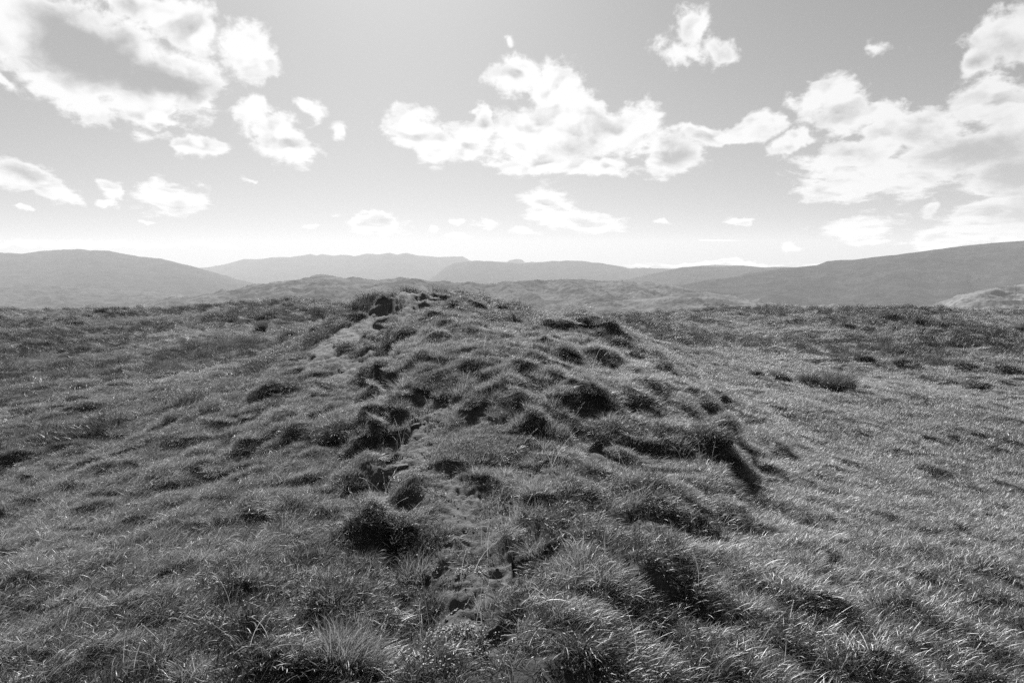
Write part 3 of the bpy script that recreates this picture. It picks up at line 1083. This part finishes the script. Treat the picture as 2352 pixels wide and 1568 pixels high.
def near_hummock(x, y):
    m = np.zeros(x.shape)
    for x0, y0, rx, hh, rot in HUM:
        m = np.maximum(m, 1 - np.sqrt(((x - x0) / (rx * 1.1)) ** 2 + ((y - y0 - .15 * rx) / (rx * .8 + .1)) ** 2))
    return np.clip(m, 0, 1)


def build_grass():
    g = np.random.default_rng(3)
    # short turf
    x, y, r = wedge(26000, 1.3, 15, g, power=.55)
    e = earth_mask(x, y)
    pat = vnoise(x * .8, y * .8, 71)
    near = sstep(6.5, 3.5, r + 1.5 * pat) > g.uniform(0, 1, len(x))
    keepm = g.uniform(0, 1, len(x)) > np.minimum(e * 3, .80 + .14 * sstep(6, 9, r) + .2 * (vnoise(x * 3, y * 3, 78) < .1))
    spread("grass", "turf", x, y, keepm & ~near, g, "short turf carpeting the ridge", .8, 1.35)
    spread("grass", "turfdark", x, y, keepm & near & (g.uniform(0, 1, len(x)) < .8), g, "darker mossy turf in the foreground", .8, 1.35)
    # wind-combed longer grass on the flanks
    x, y, r = wedge(21000, 1.3, 17, g, power=.6)
    e = earth_mask(x, y)
    flank = sstep(.8, 2.2, np.abs(x + .25)) + .25 * near_hummock(x, y) + .15 * (vnoise(x * .9, y * .9, 72) > .1)
    spread("grass", "mid", x, y, (g.uniform(0, 1, len(x)) < flank * .85) & (e < .06), g, "wind-combed grass leaning across both flanks of the ridge", .8, 1.3)
    # coarse long blades
    x, y, r = wedge(5200, 1.4, 14, g, power=.9)
    e = earth_mask(x, y)
    p = (.1 + .55 * sstep(.05, .5, vnoise(x * .7, y * .7, 73))) * (.25 + .75 * sstep(.8, 2., np.abs(x + .2))) + .15 * near_hummock(x, y)
    spread("grass", "long", x, y, (g.uniform(0, 1, len(x)) < p * .38) & (e < .08), g, "coarse arching blades among the shorter grass", .4, .75)
    # wiry tufts on the ridge
    x, y, r = wedge(5000, 1.4, 15, g, half=R(30), power=.7)
    e = earth_mask(x, y)
    mid = sstep(3.2, 1.0, np.abs(x + .1))
    p = (.35 + .65 * sstep(3, 5.5, r)) * mid * (.2 + .6 * sstep(0, .4, vnoise(x * 1.6, y * 1.6, 74)) + 1.0 * near_hummock(x, y))
    spread("grass", "fine", x, y, (g.uniform(0, 1, len(x)) < p * .6) & (e < .3), g, "pale wiry grass along the spine of the ridge", .6, 1.15)
    # low leafy plants and moss on the bare earth
    x, y, r = wedge(9000, 1.4, 9, g, half=R(30), power=.9)
    e = earth_mask(x, y)
    p = np.where(e > .4, .9 * (vnoise(x * 2.3, y * 2.3, 75) > .05), .10 * (np.abs(x) < 2.5))
    ob = spread("leafy_plants", "leafy", x, y, g.uniform(0, 1, len(x)) < p * .5, g, "tiny leafy plants and moss on the bare earth", .5, 1.1, 3.0)
    ob["category"] = "ground cover"
    # seed stems
    x, y, r = wedge(900, 2.0, 16, g, half=R(40), power=.9)
    e = earth_mask(x, y)
    p = .06 + .5 * sstep(2.5, .8, np.abs(x)) * sstep(0, .5, vnoise(x * .9, y * .9, 76)) + .35 * near_hummock(x, y)
    spread("grass", "stem", x, y, (g.uniform(0, 1, len(x)) < p * .7), g, "thin seeding grass stems standing above the turf", .55, 1.1, .8, amount=.2)
    # the open field, with darker heath in patches
    def heath_at(x, y, r):
        sweep = sstep(1.5, 4, x + .25 * y - 2) * sstep(19.5, 16.5, y + .12 * x) * sstep(5, 8, r)
        dk = fbm(x * .16, y * .26, 81, 5, .62) + .06 * sstep(26, 40, r) + .26 * sstep(18, 20.5, y + .12 * x) * sstep(3, 6, x) + .12 * sstep(-6, -12, x) - 1.2 * sweep
        return dk, sweep
    x, y, r = wedge(56000, 9, 62, g, power=.55)
    dk, sweep = heath_at(x, y, r)
    keepm = (earth_mask(x, y) < .1) & (g.uniform(0, 1, len(x)) < sstep(9, 14, r) * (1 - .75 * sstep(.15, .4, dk)) * (1 - .6 * sweep))
    spread("grass", "field", x, y, keepm, g, "open moor grass reaching the skyline", .7, 1.3, .45)
    x, y, r = wedge(26000, 6, 24, g, power=.7)
    dk, sweep = heath_at(x, y, r)
    spread("grass", "sweep", x, y, g.uniform(0, 1, len(x)) < sweep * .9, g, "smooth pale grass sweeping away on the right of the ridge", .7, 1.2, .4)
    x, y, r = wedge(34000, 11, 60, g, power=.5)
    dk, sweep = heath_at(x, y, r)
    keepm = (dk > .18 + .15 * g.normal(0, 1, len(x))) & (earth_mask(x, y) < .2) & (g.uniform(0, 1, len(x)) < .65) & (bank(x, y) < .05)
    spread("heath", "heath", x, y, keepm, g, "dark heath growing in patches across the moor", .6, 1.25, 1.5)["category"] = "heath"
    # white flower heads
    x, y, r = wedge(30000, 13, 50, g, power=.6)
    wl = fbm(x * .12, y * .2, 85, 3) + .35 * sstep(-2, -14, x) + .25 * sstep(8, 18, x) - .1
    keepm = (wl > .1) & (g.uniform(0, 1, len(x)) < .03 + .12 * np.clip(wl - .1, 0, 1))
    spread("white_flowers", "white", x, y, keepm, g, "white flower heads dotted through the moor grass", .7, 1.2, 1.0)["category"] = "flowers"
    # grit and clods on the bare earth
    x, y, r = wedge(22000, 1.4, 16, g, half=R(30), power=.75)
    e = earth_mask(x, y)
    ob = spread("gravel", "grit", x, y, (e > .35) & (g.uniform(0, 1, len(x)) < .8), g, "grit and small clods on the bare earth", .15, .8, 3.0)
    ob["category"] = "gravel"


def pebble(g):
    th = np.linspace(0, np.pi, 7)[:, None]
    ph = np.linspace(0, 2 * np.pi, 10, endpoint=False)[None, :]
    D = np.stack([np.sin(th) * np.cos(ph), np.sin(th) * np.sin(ph), np.cos(th) * np.ones_like(ph)], -1)
    V = D * g.uniform(.7, 1.2, D.shape[:2] + (1,)) * np.array([.016, .012, .007])
    return V.reshape(-1, 3), grid_faces(7, 10, True)[:, ::-1], np.full(70, g.uniform(.2, .8))


def grit_material():
    m, n = material("grit")
    b = n.new('ShaderNodeBsdfDiffuse')
    n.link(n.math('MULTIPLY_ADD', n.new('ShaderNodeObjectInfo').outputs['Random'], .20, .06), b.inputs[0])
    o = n.new('ShaderNodeOutputMaterial')
    n.link(b.outputs[0], o.inputs[0])
    return m


sources("grit", 5, pebble, grit_material())
sources("white", 4, white_heads, MAT_WHITE)
build_grass()


# ------------------------------------------------------------------ single tussocks and stones
def normal_at(x, y, eps=0.08):
    h0 = height(np.array([x, x + eps, x]), np.array([y, y, y + eps]))[0]
    return Vector((-(h0[1] - h0[0]) / eps, -(h0[2] - h0[0]) / eps, 1)).normalized()


def tussock(name, u, v, width, kind, label, cat="grass tussock", group=None, tall=1.0, seed=0):
    """A single clump of grass standing where the photograph shows it; width in picture points."""
    x, y, z = shoot(u, v)
    w = width / F * y
    rad = w / 2
    g = np.random.default_rng(1000 + seed * 7 + int(u) * 3 + int(v))
    n = int(np.clip(900 * (rad / .2) ** 1.2, 220, 2600))
    mat = MAT_GRASS
    if kind == "coarse":      # broad arching blades over a dark hollow
        d = blades(n, rad * .85, .10 * tall, .22 * tall, .0016, .0034, .55, .3, .9, 1.4, .55, g, 6, ell=.7, dry=.18, dome=rad * .35)
    elif kind == "fine":      # dense hair-like blades
        d = blades(int(n * 1.6), rad * .7, .10 * tall, .20 * tall, .0009, .0017, .22, .2, .9, .7, .7, g, 5, ell=.7, dry=.25, dome=rad * .3)
        mat = MAT_PALE
    elif kind == "fan":       # stiff blades spreading from one root
        d = blades(max(120, n // 3), rad * .25, .16 * tall, .30 * tall, .0015, .003, .55, .2, .8, .5, .85, g, 6, dry=.3)
        mat = MAT_PALE
    elif kind == "stems":     # upright with seed heads
        d = join([blades(n // 2, rad * .7, .12 * tall, .24 * tall, .001, .0022, .2, .2, .8, .6, .5, g, 5, ell=.7, dry=.3), seed_stems(max(5, int(9 * rad / .15)), rad * .6, .26 * tall, .42 * tall, g)])
        mat = MAT_PALE
    elif kind == "dark":      # dark rush or heather, upright
        d = blades(n, rad * .85, .12 * tall, .28 * tall, .0016, .0032, .34, .3, .8, .6, .6, g, 5, ell=.6, dry=.10, dome=.05 * tall)
        mat = MAT_DARK
    elif kind == "mat":       # low dark cushion
        d = blades(int(n * .9), rad * .9, .06 * tall, .14 * tall, .002, .0045, .45, .3, 1.0, .6, .4, g, 3, ell=.45, dry=.02, dome=.06 * tall)
        mat = MAT_DARK
    ob = blade_object(name, d, mat)
    nn_ = normal_at(x, y)
    up = Vector((0, 0, 1)).lerp(nn_, .45).normalized()
    ob.rotation_euler = up.to_track_quat('Z', 'Y').to_euler()
    # to_track_quat may turn the clump about its axis; keep the wind's direction
    q = Vector((0, 0, 1)).rotation_difference(up)
    ob.rotation_euler = q.to_euler()
    ob.location = (x, y, z - .02)
    tag(ob, label, cat, group)
    return ob


def stone_material():
    m, n = material("slate_stone")
    tc = n.new('ShaderNodeTexCoord').outputs['Object']
    rn = n.new('ShaderNodeObjectInfo').outputs['Random']
    n1 = n.noise(tc, 9, 5, 0.65)
    n2 = n.noise(tc, 70, 4, 0.65)
    val = n.math('ADD', n.math('MULTIPLY_ADD', n1, 0.13, 0.02), n.math('MULTIPLY', n2, 0.07))
    b = n.new('ShaderNodeBsdfPrincipled')
    n.link(n.math('MULTIPLY', val, n.math('MULTIPLY_ADD', rn, 0.3, 0.5)), b.inputs['Base Color'])
    b.inputs['Roughness'].default_value = 0.85
    b.inputs['Specular IOR Level'].default_value = 0.2
    bm = n.new('ShaderNodeBump')
    bm.inputs['Strength'].default_value = 0.7
    bm.inputs['Distance'].default_value = 0.01
    n.link(n.math('ADD', n2, n1), bm.inputs['Height'])
    n.link(bm.outputs[0], b.inputs['Normal'])
    o = n.new('ShaderNodeOutputMaterial')
    n.link(b.outputs[0], o.inputs[0])
    return m


MAT_STONE = stone_material()


def stone(name, u, v, width, flat, label, seed, yaw=0.0, sink=.35, long_=1.0, cat="stone"):
    x, y, z = shoot(u, v)
    w = width / F * y / 2
    g = np.random.default_rng(500 + seed)
    nlat, nlon = 26, 40
    th = np.linspace(0, np.pi, nlat)[:, None]
    ph = np.linspace(0, 2 * np.pi, nlon, endpoint=False)[None, :]
    D = np.stack([np.sin(th) * np.cos(ph), np.sin(th) * np.sin(ph), np.cos(th) * np.ones_like(ph)], -1)
    P = g.normal(0, 1, (16, 3))
    P /= np.linalg.norm(P, axis=1)[:, None]
    P = np.concatenate([P, [[0, .08, 1], [0, 0, -1]]])
    P /= np.linalg.norm(P, axis=1)[:, None]
    c = np.append(g.uniform(.72, 1.0, 16), [.7, .7])
    dp = np.einsum('ijk,lk->ijl', D, P)
    r = np.min(np.where(dp > .05, c / np.maximum(dp, .05), 9), -1)
    r = np.minimum(r, 1.25)
    V = D * r[..., None]
    nz = fbm(D[..., 0] * 2.2 + seed, D[..., 1] * 2.2 + D[..., 2] * 3.1, 900 + seed, 3)
    V = V * (1 + .06 * nz)[..., None]
    V = V * np.array([w, w * long_, w * flat])
    ob = mesh_object(name, V.reshape(-1, 3), grid_faces(nlat, nlon, True)[:, ::-1], MAT_STONE, smooth=False)
    q = Vector((0, 0, 1)).rotation_difference(Vector((0, 0, 1)).lerp(normal_at(x, y, .3), .35))
    e = q.to_euler()
    e.z += yaw
    ob.rotation_euler = e
    ob.location = (x, y, z + w * flat * (.45 - sink))
    tag(ob, label, cat, "loose slate stones lying on the ridge")
    return ob


RG = "distinct tussocks on the ridge"
tussock("grass_tussock", 598, 762, 26, "dark", "small dark upright tuft, narrower of the two beside the foot of the crest", group=RG, tall=1.6)
tussock("grass_tussock", 664, 776, 34, "dark", "small dark rounded tuft, nearer the crest of the two beside its foot", group=RG, tall=1.1)
tussock("grass_tussock", 655, 905, 120, "coarse", "broad glossy tussock with arching blades on the left slope below the stony hollow", group=RG, tall=.9)
tussock("grass_tussock", 620, 945, 90, "coarse", "coarse tussock overhanging a dark hollow, at the left end of the glossy blades", group=RG, tall=.9)
tussock("grass_tussock", 790, 1000, 150, "coarse", "wide low tussock of glossy blades just left of the bare slate strip", group=RG, tall=.8)
tussock("grass_tussock", 790, 1530, 230, "fine", "large hair-fine tussock at the bottom edge of the picture", group=RG, tall=.95)
tussock("grass_tussock", 1060, 905, 60, "stems", "upright straw-coloured clump with stems near the middle of the spine", group=RG, tall=.9)
tussock("grass_tussock", 925, 895, 40, "fan", "spiky fan of stiff blades at the left edge of the spine above the bare strip", group=RG)
tussock("grass_tussock", 1264, 1000, 120, "stems", "tall seeding clump rising beside the large shadowed bank", group=RG, tall=.85)
tussock("grass_tussock", 1099, 1092, 52, "fine", "small bright mop of fine blades, left of a pair on the bare strip", group=RG, tall=.55)
tussock("grass_tussock", 1160, 1094, 50, "fine", "small bright mop of fine blades, right of a pair on the bare strip", group=RG, tall=.55)
tussock("grass_tussock", 1225, 1140, 70, "fine", "pale fine-bladed clump at the right edge of the bare strip", group=RG, tall=.7)
tussock("grass_tussock", 1190, 1200, 64, "stems", "tall wiry clump leaning over cracked earth", group=RG, tall=.65)
tussock("grass_tussock", 902, 1250, 90, "fan", "spiky long-bladed tuft left of the cracked earth", group=RG, tall=.75)
tussock("grass_tussock", 1030, 1222, 50, "fine", "short tuft capping a clod of earth with a dark hollow below", group=RG, tall=.4)
tussock("grass_tussock", 1078, 1300, 70, "coarse", "combed tuft draped over the lower end of the bare earth", group=RG, tall=.5)
tussock("grass_tussock", 1310, 1305, 100, "fine", "bright fine clump on the right of the lower spine", group=RG, tall=.5)
tussock("grass_tussock", 1640, 1010, 100, "coarse", "shaggy tussock hanging over the dark hollow on the right flank", group=RG, tall=1.0)
tussock("grass_tussock", 1110, 1400, 60, "stems", "thin upright clump in the foreground with a few seeding stems", group=RG, tall=.55)
tussock("grass_tussock", 1180, 1420, 60, "coarse", "dark-sided foreground tuft just right of the thin upright clump", group=RG, tall=.5)
tussock("grass_tussock", 1340, 1500, 150, "coarse", "broad untidy foreground tussock of long bent blades", group=RG, tall=.7)
tussock("grass_tussock", 830, 705, 60, "stems", "feathery clump with seed heads on the left shoulder of the crest", group=RG, tall=.7)
tussock("grass_tussock", 1058, 712, 34, "stems", "feathery stems against the hills on the right end of the crest", group=RG, tall=.7)
tussock("grass_tussock", 1192, 727, 34, "stems", "thin stems on the small second knoll right of the crest", group=RG, tall=.7)
tussock("grass_tussock", 985, 765, 50, "fine", "rounded tuft with a shaded face below the middle of the crest", group=RG, tall=.7)
tussock("grass_tussock", 905, 745, 40, "fine", "small tuft on the scarp under the left of the crest", group=RG, tall=.6)
tussock("grass_tussock", 1415, 790, 60, "coarse", "tousled tuft at the right-hand drop of the ridge", group=RG, tall=1.0)
tussock("grass_tussock", 1520, 845, 50, "coarse", "tousled tuft on the right slope above the smooth grass", group=RG, tall=.9)

MG = "dark clumps on the right moor"
tussock("rush_clump", 1925, 893, 90, "dark", "largest dark rush clump at the edge of the smooth grass on the right", "rush clump", MG, 1.5)
tussock("rush_clump", 1858, 880, 50, "dark", "dark rush clump touching the left side of the largest one", "rush clump", MG, 1.1)
tussock("rush_clump", 1790, 873, 60, "mat", "low wide dark clump along the top edge of the smooth grass", "rush clump", MG, 1.6)
tussock("rush_clump", 1735, 868, 36, "mat", "small dark clump at the left end of the row above the smooth grass", "rush clump", MG, 1.5)
for i, (u, v, w, lab) in enumerate([
        (1974, 818, 60, "flat dark heather mat left of the pale trodden grass"), (1986, 830, 50, "dark heather mat just below the flat one by the trodden grass"),
        (2051, 814, 56, "isolated dark streak of heather in the middle of the trodden grass"), (1955, 777, 66, "long dark heather streak at the head of the trodden grass"),
        (1950, 752, 40, "small dark heather clump above the long streak"), (2073, 836, 44, "dark heather clump at the lower edge of the trodden grass"),
        (2099, 847, 40, "dark heather clump below the one at the lower edge of the trodden grass"), (2039, 732, 50, "dark heather hump close under the right skyline"),
        (1861, 778, 40, "small dark heather clump left of the long streak"), (2215, 843, 70, "broad dark heather mat near the right side of the moor"),
        (2315, 850, 66, "ragged dark heather mat at the right edge of the picture"), (2243, 893, 70, "low heather mat lowest on the right of the moor")]):
    tussock("heather_clump", u, v, w, "mat", lab, "heather clump", MG, 1.5, i)
tussock("heather_clump", 227, 722, 34, "dark", "small dark bush standing on the left skyline", "heather clump", None, 1.3)

stone("slate_slab", 921, 1072, 46, .16, "pale flat slab at the lower end of the slate strip", 1, .2, .2, .6, "slab")
stone("slate_slab", 746, 838, 20, .22, "pale flat slab lying in the stony hollow left of the spine", 2, .3, .2, .5, "slab")
stone("slate_slab", 770, 790, 13, .25, "thin white slab against the foot of the crest's scarp", 3, 0, .2, .5, "slab")
stone("stone", 1513, 1196, 22, .8, "rounded pale stone in the shadowed bank on the right of the ridge", 4, .5, .3, .9)
stone("stone", 1389, 1069, 12, .6, "small pale stone in the big shadowed bank", 5, .1, .3, .9)
stone("slate_slab", 1485, 1064, 42, .30, "layered block at the right end of the big shadowed bank", 6, .1, .3, .6, "slab")
stone("stone", 1101, 1120, 13, .7, "small pale stone between the tufts of the bare strip", 7, 1, .3, .8)
stone("stone", 957, 983, 24, .9, "upright dark rock beside the ribbed slate strip", 8, .4, .3, .8)
stone("stone", 788, 855, 9, .6, "tiny dark stone at the near edge of the stony hollow", 9, .4, .3, .8)
stone("slate_slab", 1215, 737, 40, .25, "jutting slate ledge on the small second knoll", 10, .0, .35, .8, "slab")
stone("slate_slab", 1000, 690, 36, .30, "slate ledge breaking the top of the crest", 11, .3, .35, .8, "slab")
stone("slate_slab", 1070, 838, 22, .3, "half-buried slab in the turf of the upper spine", 12, .3, .35, .6, "slab")
